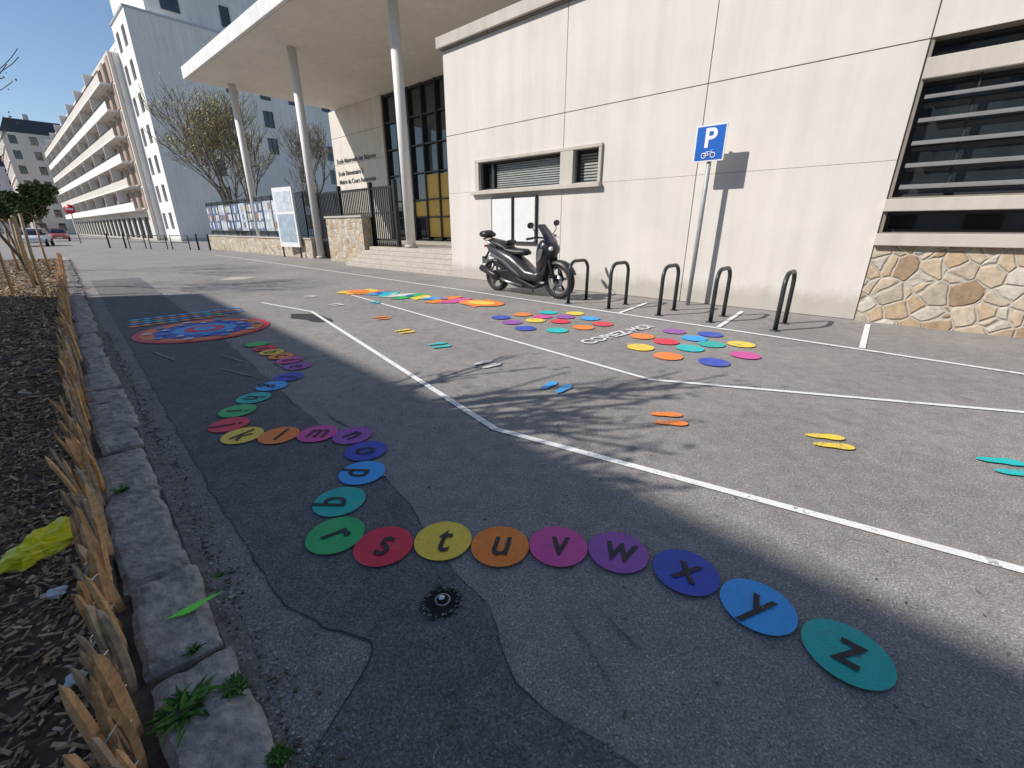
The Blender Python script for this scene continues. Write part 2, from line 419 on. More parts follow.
# colourful animal / train marking
tr=MB(); A=Vector((-3.95,10.95)); B=Vector((-.45,9.0)); D=(B-A).normalized(); Q=Vector((-D.y,D.x))
segs=['yellow','orange','lblue','turq','white','green','yellow','lblue','orange','magenta','yellow','orange']
for k,c in enumerate(segs):
    p=A+D*(k*.33); h1=.36+.22*math.sin(k*1.7); h2=.33+.19*math.cos(k*2.3)
    tr.poly([tuple(p-Q*h1),tuple(p+D*.31-Q*h2),tuple(p+D*.31+Q*h1),tuple(p+Q*h2)],.0145,MPw[c])
blob(tr,A.x+.1,A.y-.1,.50,MPw['yellow'],.018,rot=.5,sy=.6); blob(tr,A.x+.1,A.y-.1,.28,MPw['orange'],.0215)
blob(tr,B.x-.2,B.y+.1,.52,MPw['orange'],.018,rot=-.5,sy=.7); blob(tr,B.x-.2,B.y+.1,.33,MPw['yellow'],.0215,rot=-.5,sy=.6)
for k in range(5): 
    p=A+D*(.8+k*.5); blob(tr,p.x,p.y,.09,MPw['white' if k%2 else 'blue'],.025)
tr.build('painted_animal_game')
# footprints
def foot(mb,x,y,ang,mat,L=.27):
    pts=[]
    for k in range(28):
        t=2*math.pi*k/28; u=math.cos(t); w=.30+.07*u-.09*math.exp(-((u+.1)/.35)**2)
        pts.append((x+math.cos(ang)*u*L/2-math.sin(ang)*math.sin(t)*w*L/2*1.3, y+math.sin(ang)*u*L/2+math.cos(ang)*math.sin(t)*w*L/2*1.3))
    mb.poly(pts,.0145,mat)
for x,y,c,ang,sep in [(-1.65,6.46,'yellow',.7,.17),(-.98,5.63,'turq',.5,.17),(-.29,4.77,'white',.75,.16),(.44,4.0,'lblue',.95,.17),(1.30,3.25,'orange',-.1,.17),(2.36,2.85,'yellow',-.22,.15),(3.3,2.48,'turq',-.25,.16),(-4.69,10.02,'white',.3,.17),(-3.64,8.92,'white',.8,.17),(-2.92,9.18,'turq',.3,.17),(-2.3,7.5,'orange',.6,.17)]:
    mb=MB(); q=Vector((-math.sin(ang),math.cos(ang)))*sep/2
    foot(mb,x+q.x,y+q.y,ang,MPw[c]); foot(mb,x-q.x,y-q.y,ang,MPw[c]); mb.build('painted_footprints')

# broken road fitting
ph=MB(); x,y=-.30,1.39
ph.poly([(x+.078*math.cos(t*.2618)*(1+.3*noise.noise(Vector((t*.9,3,1)))),y+.078*math.sin(t*.2618)*(1+.4*noise.noise(Vector((t*.8,7,1))))) for t in range(24)],.0088,M_hole)
ph.tube([(x+.004,y+.012,.0085),(x+.004,y+.012,.0115)],.033,M_post,24); ph.tube([(x+.004,y+.012,.011),(x+.004,y+.012,.0135)],.027,M_hole,24)
ph.tube([(x-.002,y+.02,.013),(x-.002,y+.02,.0155)],.013,M_wht,12)
random.seed(5)
for k in range(130):
    t=random.random()*6.28; r=.062+.03*random.random(); s=.0015+.0045*random.random()
    px,py=x+r*math.cos(t),y+r*math.sin(t)
    ph.M=Matrix.Translation((px,py,.007))@Matrix.Rotation(random.random()*6,4,'Z')@Matrix.Rotation(random.gauss(0,.4),4,'X')
    ph.box(-s,s,-s*.8,s*.8,0,s*1.1,random.choice([M_asph,M_tar,M_asph_dark,M_tar,M_wht if k%13==0 else M_asph_dark]))
ph.build('broken_stud_pothole')

# ------------------------------------------------------------------ kerb
random.seed(11)
kb=MB(); a=-2.0
while a<33.3:
    L=random.uniform(.32,.9); m0=-.17+random.uniform(-.03,.02); m1=.075+random.uniform(-.022,.022); H=.055+random.uniform(-.016,.016)
    nx,ny=(max(6,int(L/.03)),10) if a<5 else ((max(4,int(L/.08)),5) if a<12 else (3,3))
    vs=[]; tilt=random.uniform(-.02,.02); tl2=random.uniform(-.012,.012); k1=random.uniform(-.02,.02); k2=random.uniform(-.02,.02)
    for i in range(nx+1):
        for j in range(ny+1):
            u=i/nx;v=j/ny
            aa=a+.008+u*(L-.016)+k1*(v-.5); mm=m0+(m1-m0)*v+k2*(u-.5)
            ed=min(u*L,(1-u)*L,v*.26,(1-v)*.26)
            z=H+tilt*(u-.5)+tl2*(v-.5)-.028*math.exp(-ed/.016)+.016*noise.noise(Vector((aa*9,mm*9,1)))+.010*noise.noise(Vector((aa*30,mm*30,4)))
            jm=.022*noise.noise(Vector((aa*6,mm*2,9)))+.008*noise.noise(Vector((aa*25,mm*2,9))); ja=.016*noise.noise(Vector((mm*12,a,3)))
            vs.append(tuple(ST(aa+ja,mm+jm,z)))
    fs=[(i*(ny+1)+j,(i+1)*(ny+1)+j,(i+1)*(ny+1)+j+1,i*(ny+1)+j+1)[::-1] for i in range(nx) for j in range(ny)]
    ring=[i*(ny+1) for i in range(nx+1)]+[nx*(ny+1)+j for j in range(1,ny+1)]+[i*(ny+1)+ny for i in range(nx-1,-1,-1)]+[j for j in range(ny-1,0,-1)]
    o=len(vs)
    for r_ in ring: p=vs[r_]; vs.append((p[0],p[1],-.02))
    n=len(ring)
    fs+=[(ring[k],ring[(k+1)%n],o+(k+1)%n,o+k) for k in range(n)]
    kb.add(vs,fs,M_kerb,None,False)
    a+=L+random.uniform(.0,.02)
kb.build('granite_kerb')
kd=MB(); P=[ST(-2,-.2),ST(33.4,-.2),ST(33.4,.06),ST(-2,.06)]; kd.poly([(p.x,p.y) for p in P],.012,M_soil); kd.build('kerb_bedding')
sp=MB()
def ns(p,q,w,z):
    n=14
    p=Vector(p);q=Vector(q);d=(q-p);pr=Vector((-d.y,d.x)).normalized()
    top=[];bot=[]
    for i in range(n+1):
        u=i/n; c=p+d*u; ww=w*math.sin(math.pi*min(.985,u*.9+.08))*(.7+.6*random.random())
        top.append(tuple(c+pr*ww));bot.append(tuple(c-pr*ww))
    sp.poly(top+bot[::-1],z,M_neon)
ns((-1.335,1.245),(-1.20,1.385),.011,.079); ns((-1.32,1.25),(-1.24,1.325),.016,.081)
sp.build('neon_spray_mark')

# ------------------------------------------------------------------ mulch bed
def mz(a,m): return .02+.035*noise.noise(Vector((a*1.3,m*1.3,0)))+.02*noise.noise(Vector((a*4,m*4,2)))+.03*min(1,(-m-.17)*1.5)
mu=MB(); na,nm_=150,26
vs=[]
for i in range(na+1):
    for j in range(nm_+1):
        a=-3+36.4*i/na; m=-.19-6.5*(j/nm_)**1.4
        vs.append(tuple(ST(a,m,mz(a,m))))
mu.add(vs,[(i*(nm_+1)+j,(i+1)*(nm_+1)+j,(i+1)*(nm_+1)+j+1,i*(nm_+1)+j+1) for i in range(na) for j in range(nm_)],M_soil,None,True)
mu.build('mulch_bed')
M_chip=mat_attr('wood_chip',.85,.3,40)
ch=MB(); random.seed(21)
def chip(a,m,s):
    l=s*random.uniform(.4,1.7); w=s*random.uniform(.15,.5); t=s*.12
    Mx=Matrix.Translation(ST(a,m,mz(a,m)+.006+random.random()*.018))@Matrix.Rotation(random.random()*6.28,4,'Z')@Matrix.Rotation(random.gauss(0,.4),4,'X')@Matrix.Rotation(random.gauss(0,.4),4,'Y')
    k=random.random(); b=random.uniform(.5,1.3)
    c=(.40*b,.28*b,.165*b) if k<.5 else ((.60*b,.46*b,.31*b) if k<.76 else (.15*b,.10*b,.07*b))
    ch.M=Mx; ch.box(-l/2,l/2,-w/2,w/2,-t/2,t/2,M_chip,c)
for _ in range(22000):
    a=.3+5.2*random.random()**1.2; m=-.22-2.3*random.random()
    chip(a,m,.031)
for _ in range(10000):
    a=5+11*random.random(); m=-.22-2.6*random.random(); chip(a,m,.055)
for _ in range(4000):
    a=15+17*random.random(); m=-.22-5*random.random(); chip(a,m,.09)
ch.build('wood_chips')

# ------------------------------------------------------------------ paling fence
M_pale=mat_attr('chestnut_pale',.75,.4,30)
fn=MB(); random.seed(4); a=-.4
while a<31:
    lean=random.gauss(0,.10)-.02; out=random.gauss(.03,.07)
    Hh=random.uniform(.32,.45); w=random.uniform(.011,.019); dd=w*random.uniform(.6,.95)
    b=random.uniform(.7,1.2); c=(.68*b,.40*b,.19*b) if random.random()<.65 else (.50*b,.38*b,.26*b)
    base=ST(a,-.215+random.gauss(0,.014),.0)
    Mx=Matrix.Translation(base)@Matrix.Rotation(R(135),4,'Z')@Matrix.Rotation(lean,4,'Y')@Matrix.Rotation(-out,4,'X')@Matrix.Rotation(random.gauss(0,.6),4,'Z')
    fn.M=Mx; vs=[];n=5;bow=random.gauss(0,.014)
    prof=[(-1,-.6),(1,-.7),(.9,.5),(.1,1.0),(-.85,.6)]
    lv=[0,.2,.42,.65,.85,.95]; sc=[1,1.05,.98,1.0,.9,.7]
    for z,s in zip(lv,sc):
        for (px,py) in prof:
            vs.append((px*w*s*random.uniform(.85,1.12)+bow*math.sin(z*3.1),py*dd*s*random.uniform(.9,1.1)+bow*.5*math.sin(z*3.1),z*Hh))
    vs.append((random.uniform(-.5,.5)*w,0,Hh*1.03))
    fs=[(i*n+k,i*n+(k+1)%n,(i+1)*n+(k+1)%n,(i+1)*n+k) for i in range(5) for k in range(n)]+[(5*n+k,5*n+(k+1)%n,6*n) for k in range(n)]
    fn.add(vs,fs,M_pale,c)
    a+=random.uniform(.030,.055) if random.random()<.94 else .09
fn.M=Matrix()
for zz in (.10,.26):
    for ph_ in (0,2.1):
        fn.tube([ST(-.4+i*.03,-.215+.02*math.sin(i*1.26+ph_)-.04*zz,zz+.008*math.cos(i*1.26+ph_)) for i in range(500 if ph_ else 1040)],.0021,M_chrome,3,smooth=False)
fn.build('chestnut_paling_fence')

# ------------------------------------------------------------------ litter & weeds
bg=MB(); random.seed(8)
c0=Vector((-2.24,1.68,.06))
vs=[];nu,nv=30,20
for i in range(nu):
    for j in range(nv+1):
        t=2*math.pi*i/nu; p=math.pi*j/nv
        d=Vector((math.sin(p)*math.cos(t),math.sin(p)*math.sin(t),math.cos(p)))
        r=1+.45*noise.noise(d*2.2)+.35*abs(noise.noise(d*5+Vector((3,1,2))))+.2*abs(noise.noise(d*11))
        vs.append(tuple(c0+Vector((d.x*.085*r,d.y*.15*r,d.z*.06*r+.015))))
bg.add(vs,[(i*(nv+1)+j,((i+1)%nu)*(nv+1)+j,((i+1)%nu)*(nv+1)+j+1,i*(nv+1)+j+1) for i in range(nu) for j in range(nv)],M_ybag)
bg.build('yellow_plastic_bag')
tp=MB()
for cc,rr in (((-1.9,1.38,.07),.032),((-1.48,1.02,.07),.026)):
    vs=[]
    for i in range(10):
        for j in range(7):
            t=2*math.pi*i/10; p=math.pi*j/6
            d=Vector((math.sin(p)*math.cos(t),math.sin(p)*math.sin(t),math.cos(p))); r=rr*(1+.7*noise.noise(d*3+Vector(cc)*7))
            vs.append((cc[0]+d.x*r,cc[1]+d.y*r,cc[2]+d.z*r*.6))
    tp.add(vs,[(i*7+j,((i+1)%10)*7+j,((i+1)%10)*7+j+1,i*7+j+1) for i in range(10) for j in range(6)],M_wht)
tp.build('crumpled_paper')
M_leaf=mat_attr('leaf',.6,.3,30)
def weed(name,x,y,n,L,w,seed):
    random.seed(seed); mb=MB()
    for k in range(n):
        t=random.random()*6.28; l=L*random.uniform(.5,1.1); ww=w*random.uniform(.6,1.2); up=random.uniform(.3,1.1)
        bx,by=x+random.gauss(0,L*.2),y+random.gauss(0,L*.2)
        vs=[];ns_=5
        for i in range(ns_+1):
            u=i/ns_; r=l*u*math.cos(up*(1-u*.4)); z=.045+l*math.sin(up)*u*(1-.45*u)
            wd=ww*math.sin(math.pi*min(.98,u*.85+.12))*.5
            cxx,cyy=bx+math.cos(t)*r,by+math.sin(t)*r
            vs+=[(cxx-math.sin(t)*wd,cyy+math.cos(t)*wd,z+wd*.4),(cxx,cyy,z-.002),(cxx+math.sin(t)*wd,cyy-math.cos(t)*wd,z+wd*.4)]
        b=random.uniform(.5,1.5)
        fs=[]
        for i in range(ns_): o=3*i; fs+=[(o,o+1,o+4,o+3),(o+1,o+2,o+5,o+4)]
        mb.add(vs,fs,M_leaf,(.10*b,.23*b,.04*b))
    return mb.build(name)
weed('weed_plant',-1.05,.93,110,.085,.017,1)
weed('weed_plant',-.93,1.0,90,.05,.010,2)
weed('weed_plant',-.68,.80,220,.035,.009,3)
weed('weed_plant',-1.17,1.14,50,.035,.008,4)
weed('weed_plant',-1.5,1.38,60,.04,.008,5)
weed('weed_plant',-2.3,2.15,50,.05,.01,6)
weed('weed_plant',-1.30,1.50,40,.025,.006,7)

# ------------------------------------------------------------------ trees
def tree(name,base,height,spread,seed,levels=4,leaf_n=0,leaf_s=.05,leafc=(.12,.14,.03),trunk_r=None,first=.3,up=.25,nchild=(3,4),rmin=.0,trunk_f=.42,stems=1,rk=(.45,.6)):
    random.seed(seed); mb=MB(); lf=MB(); tips=[]
    tr_=trunk_r or height*.018
    def rec(p,d,L,r,lv):
        pts=[p.copy()];rad=[max(r,rmin)];seg=4 if lv<3 else 3; q=p.copy();dd=d.copy()
        for i in range(seg):
            dd=(dd+Vector((random.gauss(0,.13),random.gauss(0,.13),random.gauss(0,.08)+up*.25))).normalized()
            q=q+dd*L/seg; pts.append(q.copy()); rad.append(max(rmin,r*(1-.5*(i+1)/seg)))
        mb.tube(pts,rad,M_bark,7 if lv==0 else (5 if lv<3 else 3),caps=(lv==0))
        if lv>=levels-1: tips.extend(pts[1:]); 
        if lv<levels:
            n=random.randint(*nchild)
            for k in range(n):
                u=random.uniform(.35,1) if lv>0 else random.uniform(first,1)
                ii=min(len(pts)-2,int(u*seg)); pp=pts[ii]+(pts[ii+1]-pts[ii])*(u*seg-ii if u<1 else 1)
                an=(k+random.random()*.6)*2*math.pi/n
                ax=Vector((math.cos(an),math.sin(an),random.gauss(0,.3))).normalized()
                nd=(dd*.75+ax*spread+Vector((0,0,up*.3))).normalized()
                rec(pp,nd,L*random.uniform(.6,.8),r*random.uniform(*rk),lv+1)
            rec(pts[-1],dd,L*.62,r*.5,lv+1)
    for s_ in range(stems):
        an=s_*2*math.pi/max(1,stems)+.6
        d0=Vector((math.cos(an)*.32,math.sin(an)*.32,1)).normalized() if stems>1 else Vector((0,0,1))
        rec(Vector((0,0,0)),d0,height*trunk_f,tr_,0)
    root=empty(name,base)
    mb.build('trunk_and_branches',root)
    if leaf_n:
        for k in range(leaf_n):
            t=random.choice(tips)+Vector((random.gauss(0,1),random.gauss(0,1),random.gauss(0,1)))*height*.014
            s=leaf_s*random.uniform(.5,1.3); a=Vector((random.gauss(0,1),random.gauss(0,1),random.gauss(0,1))).normalized(); b=a.orthogonal().normalized()
            c=a.cross(b); br=random.uniform(.5,1.5)
            lf.add([tuple(t-b*s),tuple(t+c*s*.5),tuple(t+b*s),tuple(t-c*s*.5)],[(0,1,2,3)],M_leaf,tuple(v*br for v in leafc))
        lf.build('foliage',root)
    return root
tree('street_tree',(-5.0,2.20,0),6.1,.46,14,3,700,.05,(.1,.12,.03),.12,.6,.26,(3,4),.017,.42,1,(.5,.66))
tr2=WL(-31.5,4.2); tree('budding_tree',tuple(tr2),13.5,.60,41,4,6500,.07,(.48,.42,.14),.13,.2,.42,(3,4),.016,.36,3)
tr3=WL(-36,13); tree('budding_tree',tuple(tr3),13,.55,9,4,900,.08,(.33,.30,.12),.15,.3,.4,(3,4),.02,.38)
tr4=WL(-86,-4); tree('street_tree',tuple(tr4),9,.7,19,4,6000,.3,(.06,.09,.03),.2,.25,.25,(3,4),0,.36)
tr5=WL(-100,-7); tree('street_tree',tuple(tr5),8,.7,29,4,6000,.3,(.05,.08,.03),.2,.25,.25,(3,4),0,.36)
# staked saplings in the mulch bed
sx,sy=-12.75,11.7
tree('staked_sapling',(sx,sy,0.03),7.0,.5,33,4,900,.04,(.20,.20,.06),.045,.35,.35,(3,3),.009,.45)
tree('staked_sapling',(-17.6,16.0,0.03),6.8,.5,37,4,600,.045,(.16,.17,.05),.045,.35,.35,(2,3),.01,.45)
M_stake=mat_simple('stake_wood',(.52,.37,.22),.8,var=.3,scale=12,bmp=.3)
for (ax,ay) in ((-12.5,11.4),(-13.3,11.2),(-13.1,12.0),(-17.2,15.6),(-18,16.1),(-17.3,16.5),(-10.9,10.1),(-11.4,9.9)):
    mb=MB(); mb.tube([(ax,ay,0),(ax+.03,ay,1.0),(ax+.08,ay+.02,1.8)],[.035,.034,.03],M_stake,9); mb.build('tree_stake')

# ------------------------------------------------------------------ school building
def grid_wall(mb,x0,x1,z0,z1,holes,yf,yb,mat):
    xs=sorted({x0,x1,*[min(max(h[0],x0),x1) for h in holes],*[min(max(h[1],x0),x1) for h in holes]})
    zs=sorted({z0,z1,*[min(max(h[2],z0),z1) for h in holes],*[min(max(h[3],z0),z1) for h in holes]})
    for j in range(len(zs)-1):
        zc=(zs[j]+zs[j+1])/2; run=None
        for i in range(len(xs)-1):
            xc=(xs[i]+xs[i+1])/2
            inside=any(h[0]<xc<h[1] and h[2]<zc<h[3] for h in holes)
            if not inside and run is None: run=xs[i]
            if inside and run is not None:
                mb.box(run,xs[i],yf,yb,zs[j],zs[j+1],mat); run=None
        if run is not None: mb.box(run,xs[-1],yf,yb,zs[j],zs[j+1],mat)
sch=empty('school_building',(LX,LY,0),ANG)
XE=20.0
holes=[(1.37,4.15,2.52,3.22),(4.55,5.22,2.52,3.22),(10.56,XE,3.79,4.03),(10.56,XE,1.96,3.53),(10.56,XE,1.44,1.75)]
w=MB(); grid_wall(w,0,XE,0,6.15,holes,.03,.40,M_wallback); w.build('wall_core',sch)
w=MB()
gx=[0,4.215,7.45,10.51,XE]; gz=[0,2.49,4.035,6.12]
gp=.009
for i in range(4):
    for j in range(3):
        if i==3 and j<2: continue
        gzz=.003 if j==1 else gp
        x0=gx[i]+(gp if i else 0); x1=gx[i+1]-gp; z0=gz[j]+gzz; z1=gz[j+1]-(.003 if j==0 else gp)
        grid_wall(w,x0,x1,z0,z1,holes,0,.028,M_wall)
w.build('facade_panels',sch)
w=MB()
w.box(10.53,XE,-.055,.02,3.53,3.79,M_band)
w.box(10.50,XE,-.10,.02,1.75,1.93,M_band)
w.box(10.50,XE,-.13,.02,1.24,1.42,M_band)
w.box(1.06,5.32,-.13,.02,2.40,2.50,M_band)
w.box(1.20,5.30,-.06,.02,3.225,3.30,M_band)
w.box(1.20,1.36,-.06,.02,2.505,3.22,M_band); w.box(4.17,4.54,-.06,.02,2.505,3.22,M_band); w.box(5.225,5.30,-.06,.02,2.505,3.22,M_band)
w.box(-.12,XE,-.14,.5,6.16,6.42,M_band); w.box(-.06,XE,-.06,.03,6.125,6.157,M_wallback)
w.build('bands_sills_coping',sch,.008)
w=MB(); w.box(10.52,XE,-.035,.028,0,1.238,M_stonew); w.build('stone_veneer',sch)
w=MB()
w.box(1.3,5.3,.22,.25,2.45,3.3,M_glass); w.box(10.5,XE,.30,.33,1.3,4.1,M_glass)
w.build('window_glass',sch)
w=MB()
for (x0,x1,z0,z1,mull) in [(1.37,4.15,2.52,3.22,[1.75]),(4.55,5.22,2.52,3.22,[]),(10.56,XE,3.79,4.03,[12.4,14.4]),(10.56,XE,1.96,3.53,[12.4,14.4,16.4]),(10.56,XE,1.44,1.75,[12.4,14.4])]:
    t=.045; o=-.08 if x1<6 else 0
    w.box(x0,x1,.2+o,.295+o,z0,z0+t,M_frame); w.box(x0,x1,.2+o,.295+o,z1-t,z1,M_frame); w.box(x0,x0+t,.2+o,.295+o,z0+t,z1-t,M_frame); w.box(x1-t,x1,.2+o,.295+o,z0+t,z1-t,M_frame)
    for mx in mull: w.box(mx,mx+.05,.2+o,.295+o,z0+t,z1-t,M_frame)
w.box(10.6,XE,.21,.29,2.7,2.74,M_frame)
w.build('window_frames',sch)
w=MB()
for k in range(11): w.box(1.83,4.1,.195,.218,2.575+k*.055,2.603+k*.055,M_blind)
for k in range(9): w.box(4.6,5.17,.195,.218,2.58+k*.066,2.62+k*.066,M_blind)
w.build('window_blinds',sch)
w=MB()
for k in range(5):
    z=2.10+k*.30
    w.M=Matrix.Translation((0,-.02,z))@Matrix.Rotation(R(25),4,'X')
    w.box(10.62,XE,-.06,.06,-.010,.010,M_alu)
w.M=Matrix()
for xx in (11.15,12.9,14.9): w.box(xx,xx+.02,.06,.18,1.97,3.52,M_frame)
w.build('louvres',sch)
w=MB()
for x0,x1 in ((1.84,2.64),(2.68,3.46)):
    w.box(x0,x1,-.06,-.002,1.1,2.31,M_frame); w.box(x0+.04,x1-.04,-.068,-.0605,1.16,2.26,M_paper)
w.build('notice_boards',sch)
w=MB()
for k in range(5): w.box(-6.9,-.01,.30*k+.02,8.1,.15*k,.15*(k+1)-.003,M_steps)
w.build('entrance_steps',sch,.012)
w=MB(); w.box(-22,-6.91,1.9,8.1,0,.75,M_steps); w.build('forecourt_platform',sch)
w=MB(); w.box(-22,-15.5,8.2,8.6,0,9.18,M_cream)
for z in (2.4,4.1,5.8,7.5): w.box(-22,-15.5,8.19,8.199,z,z+.02,M_wallback)
w.build('entrance_text_wall',sch)
w=MB(); w.box(-15.49,4,8.5,8.55,.75,9.18,M_glass); w.build('curtain_wall_glass',sch)
w=MB()
for k in range(14): x=-15.48+k*1.25; w.box(x,x+.09,8.30,8.49,.75,9.18,M_frame)
for z in (.76,2.1,3.1,4.6,6.1,7.6,9.05): w.box(-15.38,4,8.34,8.48,z,z+.08,M_frame)
w.build('curtain_wall_mullions',sch)
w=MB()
w.box(-11.65,-9.3,8.40,8.43,1.0,4.5,M_yellow_refl); w.box(-12.9,-11.8,8.40,8.43,2.2,3.05,M_yellow_refl)
w.build('yellow_reflection_panel',sch)  # added panels paint a yellow building's reflection into the curtain wall
w=MB(); w.box(.0,.39,.41,8.1,0,6.1,M_wall); w.build('return_wall',sch)
w=MB(); w.box(.4,XE,.41,14,5.9,6.1,M_band); w.build('roof_deck',sch)
w=MB(); w.box(-21.2,4.5,-.5,12,9.225,9.8,M_fascia); w.build('canopy_slab',sch,.02)
w=MB(); w.box(-21.05,4.4,-.35,11.9,9.19,9.222,M_soffit); w.build('canopy_soffit',sch)
w=MB()
for x,z0 in ((-4.2,.75),(-12.1,0.0),(-20,0.0)):
    w.tube([(x,1.5,z0),(x,1.5,9.2)],.19,M_colm,24); w.tube([(x,1.5,z0),(x,1.5,z0+.12)],.25,M_steps,20)
w.build('canopy_columns',sch)
Mt=Matrix.Translation((-21.6,8.18,0))@Matrix.Rotation(R(90),4,'X')
for i,(t_,z) in enumerate([('Ecole Maternelle des Balances',6.0),('Ecole Elementaire 2',5.2),('Maitre du Cours Autonomie',4.65)]):
    text_mesh('wall_lettering_%d'%i,t_,.42,M_frame,sch,Mt@Matrix.Translation((0,z,0)),'LEFT',bold=.008)

w=MB(); w.M=FR; w.box(-10.2,-7.0,1.05,1.5,0,1.95,M_stonew); w.box(-10.25,-6.95,1.0,1.55,1.95,2.03,M_steps); w.build('stone_pier_wall')
w=MB(); w.M=FR; w.box(-29.5,-12.4,1.2,1.7,0,.95,M_stonew); w.box(-29.5,-12.35,1.15,1.75,.95,1.02,M_steps); w.build('low_stone_wall')
pf=empty('poster_fence'); random.seed(2)
w=MB(); w.M=FR
x=-29.4
while x<-12.5: w.box(x,x+.05,1.42,1.47,1.02,3.3,M_black); x+=1.35
w.box(-29.4,-12.4,1.42,1.46,3.22,3.27,M_black); w.box(-29.4,-12.4,1.42,1.46,1.1,1.15,M_black)
x=-29.4
while x<-12.4: w.box(x,x+.03,1.44,1.465,1.15,3.22,M_black); x+=.16
w.build('railing',pf)
M_poster=mat_attr('poster_print',.5,.3,3)
w=MB(); w.M=FR; x=-29.2
while x<-15.0:
    w.box(x,x+1.2,1.36,1.40,1.35,3.0,M_poster,random.choice([(.12,.15,.22),(.4,.43,.48),(.08,.09,.11)]))
    for r_ in range(3):
        for c_ in range(3):
            cc=random.choice([(.6,.62,.66),(.45,.5,.58),(.15,.25,.42),(.45,.38,.25),(.1,.12,.17),(.55,.55,.52),(.35,.16,.13),(.5,.55,.62)])
            ja,jb=random.uniform(0,.05),random.uniform(0,.12)
            w.box(x+.07+c_*.37+ja,x+.38+c_*.37,1.35,1.359,1.43+r_*.51+jb,1.87+r_*.51,M_poster,cc)
    x+=1.35
w.build('posters',pf)
w=MB(); w.M=FR@Matrix.Translation((-14.2,.9,0))@Matrix.Rotation(R(8),4,'Z')
w.box(-.9,.9,-.05,.05,.55,3.5,M_paper); w.box(-.75,.75,-.062,-.051,.8,2.2,M_poster,(.35,.42,.5)); w.box(-.75,.75,-.062,-.051,2.35,3.3,M_poster,(.55,.6,.66))
for xx in (-.85,.8): w.box(xx,xx+.06,-.03,.03,0,.55,M_black)
w.build('white_notice_panel')
w=MB(); w.M=FR
x=-12.3
while x<-5.2: w.box(x,x+.05,1.62,1.66,.75 if x>-7 else .1,3.15,M_black); x+=.15
w.box(-12.3,-5.2,1.6,1.68,3.05,3.12,M_black); w.box(-12.3,-5.2,1.6,1.68,1.0,1.07,M_black); w.box(-12.3,-5.2,1.6,1.68,2.1,2.15,M_black)
for xx in (-12.35,-9.8,-7.1,-5.3): w.box(xx,xx+.14,1.56,1.72,0,3.35,M_black)
w.build('black_gate')

# ------------------------------------------------------------------ bike hoops, sign
for k,t in enumerate([5.80,6.76,7.79,8.70,9.67]):
    mb=MB(); mb.M=FR
    y0,y1,H,r=-1.86,-1.16,.86,.2
    pts=[(t,y0,0),(t,y0,H-r)]+[(t,y0+r-r*math.cos(q),H-r+r*math.sin(q)) for q in [i*math.pi/2/7 for i in range(1,8)]]
    pts+=[(t,y1-r+r*math.sin(q),H-r+r*math.cos(q)) for q in [i*math.pi/2/7 for i in range(0,8)]]+[(t,y1,0)]
    mb.tube(pts,.034,M_hoop,12)
    for yy in (y0,y1): mb.tube([(t,yy,0),(t,yy,.012)],.075,M_hoop,14)
    mb.build('bike_hoop')
sg=empty('parking_sign',tuple(WL(7.77,-.38)),ANG)
mb=MB(); mb.tube([(0,0,0),(.02,0,1.6),(.03,0,3.2)],.042,M_post,14); mb.box(-.05,.11,-.05,.04,2.8,2.84,M_post); mb.build('post',sg)
M_blue=mat_simple('sign_blue',(.01,.12,.50),.35,var=.06); M_sw=mat_simple('sign_white',(.8,.8,.8),.35,var=.04)
mb=MB(); mb.box(-.25,.29,-.075,-.05,2.66,3.26,M_sw); mb.box(-.228,.268,-.079,-.0755,2.682,3.238,M_blue); mb.build('panel',sg,.01)
Mt=Matrix.Translation((.02,-.083,3.03))@Matrix.Rotation(R(90),4,'X')
text_mesh('letter_p','P',.44,M_sw,sg,Mt,bold=.010)
mb=MB()
def rg_(cx,cz,r): mb.tube([(cx+r*math.cos(i*math.pi/8),-.084,cz+r*math.sin(i*math.pi/8)) for i in range(17)],.008,M_sw,5)
rg_(-.06,2.76,.042); rg_(.10,2.76,.042)
mb.tube([(-.06,-.084,2.76),(-.01,-.084,2.82),(.07,-.084,2.82),(.02,-.084,2.76),(-.06,-.084,2.76)],.007,M_sw,5); mb.tube([(.10,-.084,2.76),(.07,-.084,2.84),(.10,-.084,2.845)],.007,M_sw,5); mb.tube([(-.01,-.084,2.82),(.02,-.084,2.76)],.007,M_sw,5)
mb.build('bicycle_pictogram',sg)

# ------------------------------------------------------------------ scooter
def loft(mb,secs,mat,n=16,smooth=True,p=2.6):
    vs=[];fs=[]
    for (x,zc,hz,hy) in secs:
        for k in range(n):
            t=2*math.pi*k/n; c,s=math.cos(t),math.sin(t)
            vs.append((x,hy*math.copysign(abs(c)**(2/p),c),zc+hz*math.copysign(abs(s)**(2/p),s)))
    for i in range(len(secs)-1):
        for k in range(n):
            k2=(k+1)%n; fs.append((i*n+k,i*n+k2,(i+1)*n+k2,(i+1)*n+k))
    fs.append(tuple(range(n))[::-1]); fs.append(tuple((len(secs)-1)*n+k for k in range(n)))
    mb.add(vs,fs,mat,None,smooth)
def plate(mb,pts,y0,y1,mat):
    n=len(pts); vs=[(p[0],y0,p[1]) for p in pts]+[(p[0],y1,p[1]) for p in pts]
    fs=[tuple(range(n)),tuple(range(n,2*n))[::-1]]+[(i,(i+1)%n+0,(i+1)%n+n,i+n)[::-1] for i in range(n)]
    mb.add(vs,fs,mat)
sc=empty('motor_scooter',(.36,10.475,0),R(-45),None,1.27); 
sc.rotation_euler=(R(4),0,R(-45))
